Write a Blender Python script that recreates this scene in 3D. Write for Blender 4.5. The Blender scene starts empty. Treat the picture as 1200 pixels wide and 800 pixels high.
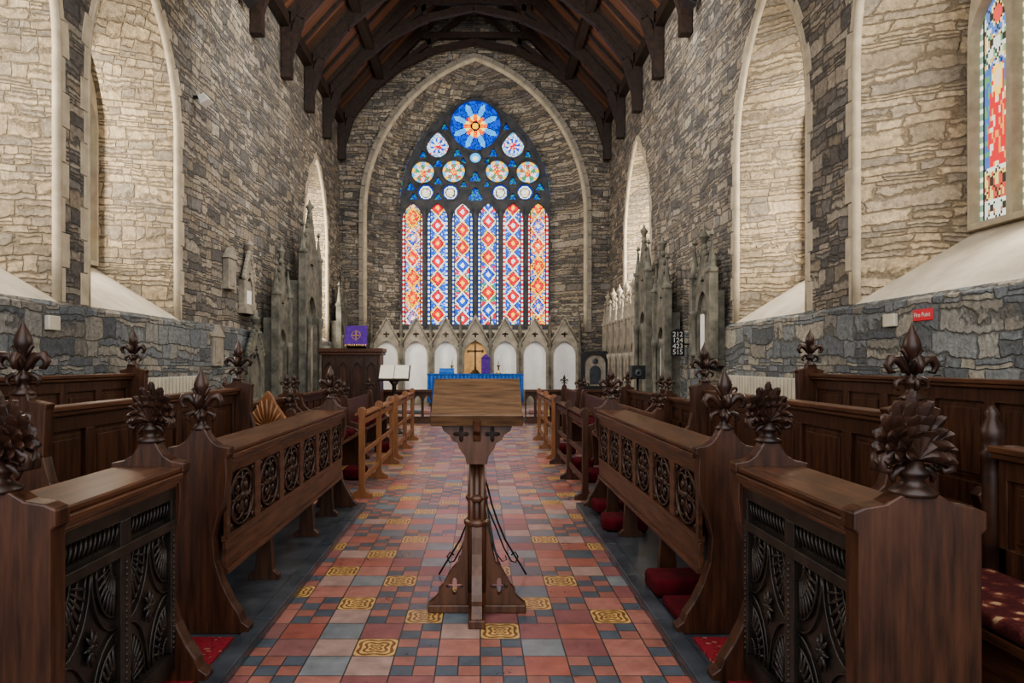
import bpy, bmesh, math, random
from math import sin, cos, pi, sqrt, acos, floor, atan2, hypot
from mathutils import Vector, Matrix
from mathutils.geometry import tessellate_polygon
random.seed(7)
SC = bpy.context.scene
COL = SC.collection

# ------------------------------------------------------------------ nodes
def newmat(name):
    m = bpy.data.materials.new(name); m.use_nodes = True
    nt = m.node_tree; nt.nodes.clear()
    out = nt.nodes.new('ShaderNodeOutputMaterial')
    b = nt.nodes.new('ShaderNodeBsdfPrincipled')
    nt.links.new(b.outputs[0], out.inputs[0])
    return m, nt, b
def setin(nt, sock, v):
    if isinstance(v, bpy.types.NodeSocket): nt.links.new(v, sock)
    else: sock.default_value = v
def M(nt, op, a, b=0.0, c=0.0):
    n = nt.nodes.new('ShaderNodeMath'); n.operation = op
    setin(nt, n.inputs[0], a); setin(nt, n.inputs[1], b)
    if op in ('MULTIPLY_ADD','COMPARE','SMOOTH_MIN'): setin(nt, n.inputs[2], c)
    return n.outputs[0]
def MIX(nt, f, a, b, mode='MIX'):
    n = nt.nodes.new('ShaderNodeMix'); n.data_type = 'RGBA'; n.blend_type = mode
    setin(nt, n.inputs[0], f)
    for s, v in ((n.inputs[6], a), (n.inputs[7], b)):
        if isinstance(v, tuple) and len(v) == 3: v = (*v, 1)
        setin(nt, s, v)
    return n.outputs[2]
def RAMP(nt, f, stops, const=False):
    n = nt.nodes.new('ShaderNodeValToRGB'); r = n.color_ramp
    if const: r.interpolation = 'CONSTANT'
    while len(r.elements) < len(stops): r.elements.new(0.5)
    for e, (p, c) in zip(r.elements, stops):
        e.position = p; e.color = (*c, 1) if len(c) == 3 else c
    setin(nt, n.inputs[0], f); return n.outputs[0]
def COORD(nt, scale=(1,1,1), loc=(0,0,0)):
    t = nt.nodes.new('ShaderNodeTexCoord'); m = nt.nodes.new('ShaderNodeMapping')
    m.inputs['Scale'].default_value = scale; m.inputs['Location'].default_value = loc
    nt.links.new(t.outputs['Object'], m.inputs[0]); return m.outputs[0]
def NOISE(nt, v, scale, detail=4, rough=.55):
    n = nt.nodes.new('ShaderNodeTexNoise'); n.inputs['Scale'].default_value = scale
    n.inputs['Detail'].default_value = detail; n.inputs['Roughness'].default_value = rough
    nt.links.new(v, n.inputs['Vector']); return n
def BUMP(nt, b, h, strength=.5, dist=.02):
    n = nt.nodes.new('ShaderNodeBump'); n.inputs['Strength'].default_value = strength
    n.inputs['Distance'].default_value = dist
    nt.links.new(h, n.inputs['Height']); nt.links.new(n.outputs[0], b.inputs['Normal'])

def stone_mat(name, cols, mortar, rows=9.0, l0=2.6, l1=3.6, joint=.010, bump=.95, warp=1.1, wob=.75):
    """coursed random rubble: rows of varied height, stones of varied length"""
    m, nt, b = newmat(name)
    co = COORD(nt)
    sp = nt.nodes.new('ShaderNodeSeparateXYZ'); nt.links.new(co, sp.inputs[0])
    along0 = M(nt, 'ADD', sp.outputs[0], sp.outputs[1]); z0 = sp.outputs[2]
    wn = NOISE(nt, co, .9, 1); wn2 = NOISE(nt, co, 7.0, 3)
    s2 = nt.nodes.new('ShaderNodeSeparateColor'); nt.links.new(wn2.outputs['Color'], s2.inputs[0])
    zc = M(nt, 'MULTIPLY', z0, rows)
    zc = M(nt, 'ADD', zc, M(nt, 'MULTIPLY', M(nt, 'SINE', M(nt, 'MULTIPLY', z0, 9.3)), .40))
    zc = M(nt, 'ADD', zc, M(nt, 'MULTIPLY', M(nt, 'SINE', M(nt, 'MULTIPLY', z0, 23.1)), .16))
    zc = M(nt, 'ADD', zc, M(nt, 'MULTIPLY', wn.outputs[0], warp*1.5))
    zc = M(nt, 'ADD', zc, M(nt, 'MULTIPLY', s2.outputs[0], wob))
    row = M(nt, 'FLOOR', zc); fz = M(nt, 'FRACT', zc)
    r1 = nt.nodes.new('ShaderNodeTexWhiteNoise'); r1.noise_dimensions='1D'; nt.links.new(row, r1.inputs['W'])
    rs = nt.nodes.new('ShaderNodeSeparateColor'); nt.links.new(r1.outputs['Color'], rs.inputs[0])
    ln = M(nt, 'ADD', M(nt, 'MULTIPLY', rs.outputs[0], l1), l0)
    al = M(nt, 'ADD', along0, M(nt, 'MULTIPLY', s2.outputs[1], .09))
    xc = M(nt, 'ADD', M(nt, 'MULTIPLY', al, ln), M(nt, 'MULTIPLY', rs.outputs[1], 17.0))
    xc = M(nt, 'ADD', xc, M(nt, 'MULTIPLY', M(nt, 'SINE', M(nt, 'ADD', M(nt, 'MULTIPLY', xc, 2.1), M(nt,'MULTIPLY',row,1.7))), .33))
    cell = M(nt, 'FLOOR', xc); fx = M(nt, 'FRACT', xc)
    cv = nt.nodes.new('ShaderNodeCombineXYZ'); nt.links.new(row, cv.inputs[0]); nt.links.new(cell, cv.inputs[1])
    cw = nt.nodes.new('ShaderNodeTexWhiteNoise'); nt.links.new(cv.outputs[0], cw.inputs['Vector'])
    sc_ = nt.nodes.new('ShaderNodeSeparateColor'); nt.links.new(cw.outputs['Color'], sc_.inputs[0])
    f2 = M(nt, 'ABSOLUTE', M(nt, 'SUBTRACT', fz, .5))
    split = M(nt, 'GREATER_THAN', sc_.outputs[2], .62)
    half = M(nt, 'ADD', f2, M(nt, 'MULTIPLY', M(nt, 'SUBTRACT', 1.0, split), 1.0))
    dz = M(nt, 'DIVIDE', M(nt, 'MINIMUM', M(nt, 'MINIMUM', fz, M(nt, 'SUBTRACT', 1.0, fz)), half), rows)
    dx = M(nt, 'DIVIDE', M(nt, 'MINIMUM', fx, M(nt, 'SUBTRACT', 1.0, fx)), ln)
    d = M(nt, 'SMOOTH_MIN', dz, dx, .02)
    fine = NOISE(nt, co, 17, 6, .72); big = NOISE(nt, co, .6, 4)
    d = M(nt, 'ADD', d, M(nt, 'MULTIPLY', M(nt, 'SUBTRACT', fine.outputs[0], .5), .034))
    n = len(cols)
    upper = M(nt, 'GREATER_THAN', fz, .5)
    pick = M(nt, 'FRACT', M(nt, 'ADD', sc_.outputs[0], M(nt, 'MULTIPLY', M(nt, 'MULTIPLY', upper, split), .37)))
    base = RAMP(nt, pick, [(i/n, c) for i, c in enumerate(cols)], True)
    c1 = MIX(nt, .9, base, RAMP(nt, fine.outputs[0], [(.25, (.42,.41,.40)), (.5, (.95,.94,.92)), (.78, (1.6,1.56,1.5))]), 'MULTIPLY')
    c2 = MIX(nt, .8, c1, RAMP(nt, big.outputs[0], [(.3, (.58,.575,.59)), (.7, (1.28,1.23,1.15))]), 'MULTIPLY')
    mr = nt.nodes.new('ShaderNodeMapRange'); mr.interpolation_type='SMOOTHSTEP'
    mr.inputs[1].default_value = -joint*.2; mr.inputs[2].default_value = joint*1.5
    nt.links.new(d, mr.inputs[0])
    c3 = MIX(nt, mr.outputs[0], mortar, c2)
    nt.links.new(c3, b.inputs['Base Color'])
    b.inputs['Roughness'].default_value = .9
    b.inputs['Specular IOR Level'].default_value = .2
    h = M(nt, 'ADD', M(nt, 'MULTIPLY', mr.outputs[0], 1.1), M(nt, 'MULTIPLY', fine.outputs[0], 1.2))
    h = M(nt, 'ADD', h, M(nt, 'MULTIPLY', sc_.outputs[1], .8))
    BUMP(nt, b, h, bump, .032)
    return m

def simple(name, c1, c2, rough=.6, nscale=8, bump=.2, stretch=(1,1,1), metal=0, spec=.5, bd=.01):
    m, nt, b = newmat(name)
    co = COORD(nt, stretch); nz = NOISE(nt, co, nscale, 5, .6)
    nt.links.new(RAMP(nt, nz.outputs[0], [(.3, c1), (.7, c2)]), b.inputs['Base Color'])
    b.inputs['Roughness'].default_value = rough; b.inputs['Metallic'].default_value = metal
    b.inputs['Specular IOR Level'].default_value = spec
    if bump: BUMP(nt, b, nz.outputs[0], bump, bd)
    return m

MAT = {}
up = [(.285,.255,.22),(.195,.18,.165),(.36,.32,.27),(.24,.23,.22),(.31,.27,.215),(.15,.145,.14),(.40,.365,.31)]
MAT['wall'] = stone_mat('rubble_stone', up, (.19,.17,.145))
MAT['low'] = stone_mat('lower_rubble_stone', [(.25,.27,.285),(.18,.20,.22),(.32,.32,.305),(.37,.355,.315),(.15,.165,.18),(.28,.27,.245),(.22,.245,.27)], (.22,.215,.195), rows=6.5, l0=2.0, l1=3.0, joint=.011)
MAT['jamb'] = stone_mat('window_reveal_stone', [(.45,.375,.27),(.36,.305,.23),(.53,.445,.33),(.32,.285,.235),(.47,.39,.28),(.41,.355,.28)], (.31,.255,.185), rows=9.0, wob=.65)
MAT['dress'] = simple('dressed_limestone', (.33,.285,.215), (.50,.43,.32), .85, 5, .4, spec=.2)
MAT['dressg'] = simple('grey_dressed_stone', (.20,.18,.155), (.33,.295,.24), .85, 4, .35, spec=.2)
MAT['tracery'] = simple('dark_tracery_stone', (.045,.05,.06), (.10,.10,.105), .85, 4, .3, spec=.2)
MAT['tomb'] = simple('weathered_monument_stone', (.055,.055,.045), (.20,.185,.145), .8, 5, .5)
MAT['tomblight'] = simple('pale_monument_stone', (.17,.15,.12), (.36,.32,.255), .75, 5, .35)
MAT['marble'] = simple('white_marble', (.72,.71,.68), (.86,.85,.82), .45, 3, .05)
MAT['plaster'] = simple('limewashed_sill', (.40,.36,.29), (.58,.52,.43), .85, 3, .2, spec=.2)
MAT['slate'] = simple('dark_slate', (.020,.025,.032), (.070,.080,.092), .28, 5, .15)
MAT['oakv'] = simple('dark_oak_upright', (.020,.0085,.005), (.085,.034,.017), .38, 2.2, .15, (14,14,1.3), spec=.4, bd=.004)
MAT['oakh'] = simple('dark_oak_rail', (.030,.013,.007), (.120,.050,.025), .36, 2.2, .15, (14,1.3,14), spec=.4, bd=.004)
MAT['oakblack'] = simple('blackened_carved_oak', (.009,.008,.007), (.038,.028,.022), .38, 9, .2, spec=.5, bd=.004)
MAT['oakcarve'] = simple('carved_dark_oak', (.014,.007,.005), (.060,.027,.016), .40, 9, .25, spec=.45, bd=.004)
MAT['oakmid'] = simple('lectern_oak', (.038,.015,.008), (.125,.052,.024), .36, 2.2, .12, (12,12,1.3), bd=.004)
MAT['oaktop'] = simple('worn_oak_board', (.06,.032,.017), (.185,.105,.052), .38, 3, .12, (1.6,14,14), bd=.004)
MAT['pine'] = simple('honey_pine', (.13,.052,.02), (.24,.105,.04), .42, 2, .1, (12,12,1.5), bd=.004)
MAT['roofw'] = simple('roof_truss_timber', (.014,.009,.007), (.045,.026,.018), .5, 3, .2, (4,4,4))
MAT['velvet'] = simple('red_velvet', (.035,.003,.006), (.095,.007,.012), .9, 12, .3, spec=.15)
MAT['black'] = simple('black_metal', (.008,.008,.008), (.02,.02,.02), .4, 6, 0)
MAT['brass'] = simple('brass', (.55,.36,.10), (.75,.52,.18), .3, 6, 0, metal=1)
MAT['bronze'] = simple('dark_bronze', (.06,.035,.015), (.12,.07,.03), .35, 6, 0, metal=.6)
MAT['blue'] = simple('blue_altar_cloth', (.01,.07,.30), (.03,.16,.5), .8, 10, .1)
MAT['purple'] = simple('purple_cloth', (.05,.012,.17), (.11,.03,.30), .8, 10, .1)
MAT['white'] = simple('white_paint', (.62,.60,.55), (.74,.72,.66), .5, 5, 0)
MAT['cream'] = simple('cream_enamel', (.45,.41,.32), (.55,.51,.41), .4, 5, 0)
MAT['red'] = simple('sign_red', (.6,.015,.03), (.65,.02,.035), .4, 4, 0)
MAT['paper'] = simple('paper', (.66,.62,.5), (.78,.75,.66), .8, 20, 0)
MAT['gold'] = simple('golden_lit_panel', (.60,.33,.12), (.80,.50,.22), .6, 8, 0)  # warm golden light on the centre niche, put into the panel colour

def carpet(name, c1, c2, c3, sc):
    m, nt, b = newmat(name)
    co = COORD(nt)
    v = nt.nodes.new('ShaderNodeTexVoronoi'); v.inputs['Scale'].default_value = sc
    nt.links.new(co, v.inputs[0])
    n = NOISE(nt, co, 90, 2)
    n2 = NOISE(nt, co, sc*1.6, 3)
    f = M(nt, 'ADD', v.outputs['Distance'], M(nt, 'MULTIPLY', M(nt, 'SUBTRACT', n2.outputs[0], .5), .8))
    c = RAMP(nt, f, [(.0, c3), (.22, c3), (.30, c1), (.55, c2)])
    c = MIX(nt, .5, c, RAMP(nt, n.outputs[0], [(.3, (.5,.5,.5)), (.7, (1.2,1.2,1.2))]), 'MULTIPLY')
    nt.links.new(c, b.inputs['Base Color']); b.inputs['Roughness'].default_value = .95
    b.inputs['Specular IOR Level'].default_value = .2
    BUMP(nt, b, n.outputs[0], .5, .005); return m
MAT['carpet'] = carpet('red_carpet', (.15,.012,.018), (.22,.020,.028), (.30,.11,.085), 22)
MAT['floral'] = carpet('floral_red_fabric', (.16,.045,.03), (.07,.015,.014), (.38,.25,.14), 16)

def planks():
    m, nt, b = newmat('ceiling_boards')
    co = COORD(nt)
    sp = nt.nodes.new('ShaderNodeSeparateXYZ'); nt.links.new(co, sp.inputs[0])
    y = M(nt, 'MULTIPLY', sp.outputs[1], 5.0)
    idx = M(nt, 'FLOOR', y); fr = M(nt, 'FRACT', y)
    wn = nt.nodes.new('ShaderNodeTexWhiteNoise'); wn.noise_dimensions = '1D'; nt.links.new(idx, wn.inputs['W'])
    c = RAMP(nt, wn.outputs[0], [(0, (.05,.024,.014)), (1, (.19,.08,.04))])
    nz = NOISE(nt, COORD(nt, (1,14,1)), 2, 4)
    c = MIX(nt, .7, c, RAMP(nt, nz.outputs[0], [(.3, (.5,.5,.5)), (.7, (1.4,1.4,1.4))]), 'MULTIPLY')
    g = M(nt, 'LESS_THAN', fr, .07)
    c = MIX(nt, g, c, (.012,.008,.006))
    nt.links.new(c, b.inputs['Base Color']); b.inputs['Roughness'].default_value = .45
    return m
MAT['planks'] = planks()

def tiles():
    m, nt, b = newmat('encaustic_floor_tiles')
    s = .205
    co = COORD(nt, (1/s, 1/s, 1), (.25, .1, 0))
    sp = nt.nodes.new('ShaderNodeSeparateXYZ'); nt.links.new(co, sp.inputs[0])
    X, Y = sp.outputs[0], sp.outputs[1]
    i = M(nt, 'FLOOR', X); j = M(nt, 'FLOOR', Y)
    fx = M(nt, 'FRACT', X); fy = M(nt, 'FRACT', Y)
    cx = nt.nodes.new('ShaderNodeCombineXYZ'); nt.links.new(i, cx.inputs[0]); nt.links.new(j, cx.inputs[1])
    wn = nt.nodes.new('ShaderNodeTexWhiteNoise'); nt.links.new(cx.outputs[0], wn.inputs['Vector'])
    ws = nt.nodes.new('ShaderNodeSeparateColor'); nt.links.new(wn.outputs['Color'], ws.inputs[0])
    fx2 = M(nt, 'FRACT', M(nt, 'MULTIPLY', X, 2.0)); fy2 = M(nt, 'FRACT', M(nt, 'MULTIPLY', Y, 2.0))
    i2 = M(nt, 'FLOOR', M(nt, 'MULTIPLY', X, 2.0)); j2 = M(nt, 'FLOOR', M(nt, 'MULTIPLY', Y, 2.0))
    par2 = M(nt, 'FLOORED_MODULO', M(nt, 'ADD', i2, j2), 2.0)
    par = M(nt, 'FLOORED_MODULO', M(nt, 'ADD', i, j), 2.0)
    lat = M(nt, 'FLOORED_MODULO', M(nt, 'ADD', i, M(nt, 'MULTIPLY', j, 2.0)), 5.0)
    isy = M(nt, 'MULTIPLY', M(nt, 'LESS_THAN', lat, .5), M(nt, 'GREATER_THAN', ws.outputs[1], .38))
    sub = M(nt, 'GREATER_THAN', ws.outputs[2], .64)
    reds = RAMP(nt, ws.outputs[0], [(0, (.34,.115,.085)), (.3, (.38,.165,.13)), (.55, (.25,.095,.09)), (.8, (.36,.24,.20))], True)
    darks = RAMP(nt, ws.outputs[0], [(0, (.07,.10,.12)), (.3, (.13,.165,.19)), (.55, (.20,.215,.22)), (.8, (.24,.11,.10))], True)
    pm = M(nt, 'MAXIMUM', par, M(nt, 'GREATER_THAN', ws.outputs[1], .66))
    base = MIX(nt, pm, darks, reds)
    subc = MIX(nt, par2, (.085,.105,.125), (.31,.13,.10))
    base = MIX(nt, sub, base, subc)
    px = M(nt, 'SUBTRACT', fx, .5); py = M(nt, 'SUBTRACT', fy, .5)
    r = M(nt, 'SQRT', M(nt, 'ADD', M(nt, 'MULTIPLY', px, px), M(nt, 'MULTIPLY', py, py)))
    a = M(nt, 'ARCTAN2', py, px)
    w = M(nt, 'ADD', M(nt, 'SINE', M(nt, 'ADD', M(nt, 'MULTIPLY', r, 40.0), M(nt, 'MULTIPLY', M(nt, 'COSINE', M(nt, 'MULTIPLY', a, 4.0)), 2.4))), M(nt, 'MULTIPLY', M(nt, 'COSINE', M(nt, 'MULTIPLY', a, 8.0)), .5))
    pt = M(nt, 'GREATER_THAN', w, .05)
    ycol = MIX(nt, pt, (.20,.09,.035), (.60,.38,.13))
    base = MIX(nt, isy, base, ycol)
    nz = NOISE(nt, COORD(nt), 9, 6, .7)
    base = MIX(nt, .8, base, RAMP(nt, nz.outputs[0], [(.25, (.5,.5,.52)), (.55, (1,1,1)), (.8, (1.4,1.38,1.35))]), 'MULTIPLY')
    def edge(f, w):
        return M(nt, 'LESS_THAN', M(nt, 'MINIMUM', f, M(nt, 'SUBTRACT', 1.0, f)), w)
    g = M(nt, 'MAXIMUM', edge(fx, .016), edge(fy, .016))
    g2 = M(nt, 'MULTIPLY', M(nt, 'MULTIPLY', M(nt, 'MAXIMUM', edge(fx2, .03), edge(fy2, .03)), sub), M(nt, 'SUBTRACT', 1.0, isy))
    g = M(nt, 'MAXIMUM', g, g2)
    base = MIX(nt, g, base, (.04,.038,.035))
    nt.links.new(base, b.inputs['Base Color'])
    rr = nt.nodes.new('ShaderNodeMath'); rr.operation='MULTIPLY_ADD'
    nt.links.new(ws.outputs[0], rr.inputs[0]); rr.inputs[1].default_value=.16
    rz = nt.nodes.new('ShaderNodeMapRange'); nt.links.new(nz.outputs[0], rz.inputs[0])
    rz.inputs[3].default_value = .16; rz.inputs[4].default_value = .44
    nt.links.new(rz.outputs[0], rr.inputs[2])
    nt.links.new(rr.outputs[0], b.inputs['Roughness'])
    b.inputs['Specular IOR Level'].default_value = .75
    b.inputs['Coat Weight'].default_value = .35; b.inputs['Coat Roughness'].default_value = .24; b.inputs['Coat IOR'].default_value = 1.5
    tilt = M(nt, 'ADD', M(nt, 'MULTIPLY', M(nt, 'MULTIPLY', px, M(nt, 'SUBTRACT', ws.outputs[0], .5)), .6), M(nt, 'MULTIPLY', nz.outputs[0], .25))
    h = M(nt, 'SUBTRACT', tilt, M(nt, 'MULTIPLY', g, .4))
    BUMP(nt, b, h, .55, .01)
    return m
MAT['tiles'] = tiles()

def glassmat(name, strength):
    m, nt, b = newmat(name)
    a = nt.nodes.new('ShaderNodeAttribute'); a.attribute_name = 'pane'
    nt.links.new(a.outputs['Color'], b.inputs['Base Color'])
    nt.links.new(a.outputs['Color'], b.inputs['Emission Color'])
    b.inputs['Emission Strength'].default_value = strength
    b.inputs['Roughness'].default_value = .3
    b.inputs['Specular IOR Level'].default_value = .1
    return m
MAT['glassE'] = glassmat('stained_glass_east', 1.1)
MAT['glassS'] = glassmat('stained_glass_side', .9)

# ------------------------------------------------------------------ mesh builder
class MB:
    def __init__(s): s.v=[]; s.f=[]; s.m=[]; s.sm=[]; s.T=Matrix(); s.mi=0
    def add(s, vs, fs, smooth=False):
        o=len(s.v); T=s.T
        s.v += [tuple(T @ Vector(p)) for p in vs]
        for f in fs: s.f.append([o+i for i in f]); s.m.append(s.mi); s.sm.append(smooth)
    def box(s, x0,x1,y0,y1,z0,z1):
        s.add([(x0,y0,z0),(x1,y0,z0),(x1,y1,z0),(x0,y1,z0),(x0,y0,z1),(x1,y0,z1),(x1,y1,z1),(x0,y1,z1)],
              [(0,3,2,1),(4,5,6,7),(0,1,5,4),(1,2,6,5),(2,3,7,6),(3,0,4,7)])
    def prism(s, outer, holes, t0, t1, plane='xz', back=True):
        P={'xz':lambda u,v,t:(u,t,v),'yz':lambda u,v,t:(t,u,v),'xy':lambda u,v,t:(u,v,t)}[plane]
        loops=[outer]+list(holes)
        tri=tessellate_polygon([[Vector((u,v,0)) for u,v in L] for L in loops])
        pts=[p for L in loops for p in L]; n=len(pts)
        vs=[P(u,v,t0) for u,v in pts]+[P(u,v,t1) for u,v in pts]
        fs=[tuple(t) for t in tri]
        if back: fs+=[tuple(n+i for i in reversed(t)) for t in tri]
        o=0
        for L in loops:
            k=len(L)
            for i in range(k):
                a=o+i; b=o+(i+1)%k
                fs.append((a,b,b+n,a+n))
            o+=k
        s.add(vs,fs)
    def lathe(s, prof, c=(0,0,0), seg=14):
        vs=[];fs=[]
        for r,z in prof:
            for k in range(seg):
                a=2*pi*k/seg; vs.append((c[0]+r*cos(a),c[1]+r*sin(a),c[2]+z))
        for i in range(len(prof)-1):
            for k in range(seg):
                k2=(k+1)%seg; fs.append((i*seg+k,i*seg+k2,(i+1)*seg+k2,(i+1)*seg+k))
        fs.append(tuple(range(seg-1,-1,-1))); fs.append(tuple((len(prof)-1)*seg+k for k in range(seg)))
        s.add(vs,fs,True)
    def tube(s, pts, r, seg=6, closed=False):
        pts=[Vector(p) for p in pts]; n=len(pts); vs=[];fs=[]
        ref=None
        for i,p in enumerate(pts):
            if closed: t=pts[(i+1)%n]-pts[i-1]
            else: t=pts[min(i+1,n-1)]-pts[max(i-1,0)]
            t.normalize()
            if ref is None:
                ref=Vector((0,0,1)) if abs(t.z)<.9 else Vector((1,0,0))
            a=t.cross(ref)
            if a.length<1e-4: a=t.orthogonal()
            a.normalize(); b=a.cross(t); ref=b
            rr=r[i] if isinstance(r,(list,tuple)) else r
            for k in range(seg):
                q=2*pi*k/seg+pi/seg; vs.append(p+a*cos(q)*rr+b*sin(q)*rr)
        m=n if closed else n-1
        for i in range(m):
            j=(i+1)%n
            for k in range(seg):
                k2=(k+1)%seg; fs.append((i*seg+k,i*seg+k2,j*seg+k2,j*seg+k))
        if not closed:
            fs.append(tuple(range(seg))); fs.append(tuple((n-1)*seg+k for k in range(seg-1,-1,-1)))
        s.add(vs,fs,seg>4)
    def leaf(s, pts, ws, nrm, th=.006, cup=.3):
        pts=[Vector(p) for p in pts]; N=Vector(nrm).normalized(); n=len(pts); vs=[];fs=[]
        for i,p in enumerate(pts):
            t=(pts[min(i+1,n-1)]-pts[max(i-1,0)]).normalized(); w=t.cross(N).normalized(); a=ws[i]
            vs+=[p-w*a-N*th, p-w*a*.45+N*th*1.0, p+N*(th+a*cup), p+w*a*.45+N*th*1.0, p+w*a-N*th, p-N*th*1.5]
        for i in range(n-1):
            for k in range(6):
                k2=(k+1)%6; fs.append((i*6+k,i*6+k2,(i+1)*6+k2,(i+1)*6+k))
        fs.append(tuple(range(6))); fs.append(tuple((n-1)*6+k for k in range(5,-1,-1)))
        s.add(vs,fs,False)
    def beam(s,p0,p1,w,h,up=(0,1,0)):
        p0=Vector(p0);p1=Vector(p1);t=(p1-p0).normalized();u=Vector(up)
        a=t.cross(u).normalized();b=Vector(up).normalized()
        b=a.cross(t).normalized()
        vs=[]
        for p in (p0,p1):
            for x,y in ((-1,-1),(1,-1),(1,1),(-1,1)): vs.append(p+a*h/2*x+b*w/2*y)
        s.add(vs,[(0,1,2,3),(7,6,5,4),(0,4,5,1),(1,5,6,2),(2,6,7,3),(3,7,4,0)])
    def ell(s,c,r,rot=None,seg=10,rings=6):
        vs=[];fs=[];R=rot or Matrix.Identity(3); c=Vector(c)
        for i in range(rings+1):
            ph=pi*i/rings
            for k in range(seg):
                a=2*pi*k/seg
                vs.append(c+R@Vector((r[0]*sin(ph)*cos(a),r[1]*sin(ph)*sin(a),r[2]*cos(ph))))
        for i in range(rings):
            for k in range(seg):
                k2=(k+1)%seg; fs.append((i*seg+k,(i+1)*seg+k,(i+1)*seg+k2,i*seg+k2))
        s.add(vs,fs,True)
    def obj(s,name,mats,parent=None,bevel=0,loc=(0,0,0),recalc=True):
        me=bpy.data.meshes.new(name); me.from_pydata(s.v,[],s.f)
        if not isinstance(mats,(list,tuple)): mats=[mats]
        for m in mats: me.materials.append(MAT[m] if isinstance(m,str) else m)
        me.polygons.foreach_set('material_index',s.m); me.polygons.foreach_set('use_smooth',s.sm)
        if recalc:
            bm=bmesh.new(); bm.from_mesh(me)
            bmesh.ops.remove_doubles(bm,verts=bm.verts,dist=1e-5)
            bmesh.ops.recalc_face_normals(bm,faces=bm.faces); bm.to_mesh(me); bm.free()
        o=bpy.data.objects.new(name,me); COL.objects.link(o); o.location=loc
        if parent: o.parent=parent
        if bevel:
            b=o.modifiers.new('b','BEVEL'); b.width=bevel; b.segments=2; b.limit_method='ANGLE'; b.angle_limit=.9
        return o
def thing(name,label,cat,loc=(0,0,0),rotz=0,group=None):
    e=bpy.data.objects.new(name,None); e.empty_display_size=.1; COL.objects.link(e)
    e.location=loc; e.rotation_euler=(0,0,rotz); e['label']=label; e['category']=cat
    if group: e['group']=group
    return e
def tag(o,label,cat,group=None):
    o['label']=label;o['category']=cat
    if group:o['group']=group
    return o
def struct(o): o['kind']='structure'; return o

# ------------------------------------------------------------------ arches
def archpts(c,hw,sill,spring,rise,n=12):
    r=(rise*rise+hw*hw)/(2*hw); am=math.asin(min(1,rise/r))
    if rise>r: am=pi/2
    P=[(c-hw,sill)]
    for k in range(5): P.append((c-hw,sill+(spring-sill)*(k+1)/5))
    for k in range(1,n+1):
        a=am*k/n; P.append((c-(r*cos(a)-(r-hw)),spring+r*sin(a)))
    right=[(2*c-x,z) for x,z in P]
    return P+right[::-1][1:]
def circ(cx,cz,r,n=20): return [(cx+r*cos(2*pi*k/n),cz+r*sin(2*pi*k/n)) for k in range(n)]
def quatre(cx,cz,r,n=32):
    return [(cx+r*(.68+.32*cos(4*2*pi*k/n))*cos(2*pi*k/n),cz+r*(.68+.32*cos(4*2*pi*k/n))*sin(2*pi*k/n)) for k in range(n)]

def ring_blocks(mb,path,P,wa,wb,proud,back=.02,blk=.3,jig=True,gap=.008):
    seg=[];tot=0
    for a,b in zip(path,path[1:]):
        d=hypot(b[0]-a[0],b[1]-a[1]); seg.append((tot,d,a,b)); tot+=d
    def at(s):
        for t,d,a,b in seg:
            if s<=t+d+1e-9:
                f=(s-t)/d if d else 0
                return (a[0]+(b[0]-a[0])*f,a[1]+(b[1]-a[1])*f),((b[0]-a[0])/d,(b[1]-a[1])/d)
        a=seg[-1]; return a[3],((a[3][0]-a[2][0])/a[1],(a[3][1]-a[2][1])/a[1])
    n=int(tot/blk); L=tot/n
    for k in range(n):
        s0=k*L+gap/2;s1=(k+1)*L-gap/2
        w=(wa if k%2 else wb)
        pr=proud+(random.uniform(-.004,.006) if jig else 0)
        vs=[]
        for s in (s0,(s0+s1)/2,s1):
            (u,z),(tx,tz)=at(s)
            nx,nz=-tz,tx
            for off in (0,w):
                for t in (-back,pr):
                    vs.append(P(u+nx*off,z+nz*off,t))
        fs=[]
        for q in (0,4):
            fs+=[(q,q+1,q+5,q+4),(q+2,q+6,q+7,q+3),(q+1,q+3,q+7,q+5),(q,q+4,q+6,q+2)]
        fs+=[(0,2,3,1),(8,9,11,10)]
        mb.add(vs,fs)

YE=20.3; XL=-4.0; XR=4.0; EAVE=8.6; RIDGE=13.0; YB=-1.0
TR=[0]
def trimname(): TR[0]+=1; return 'trim_%d'%TR[0]

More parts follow.
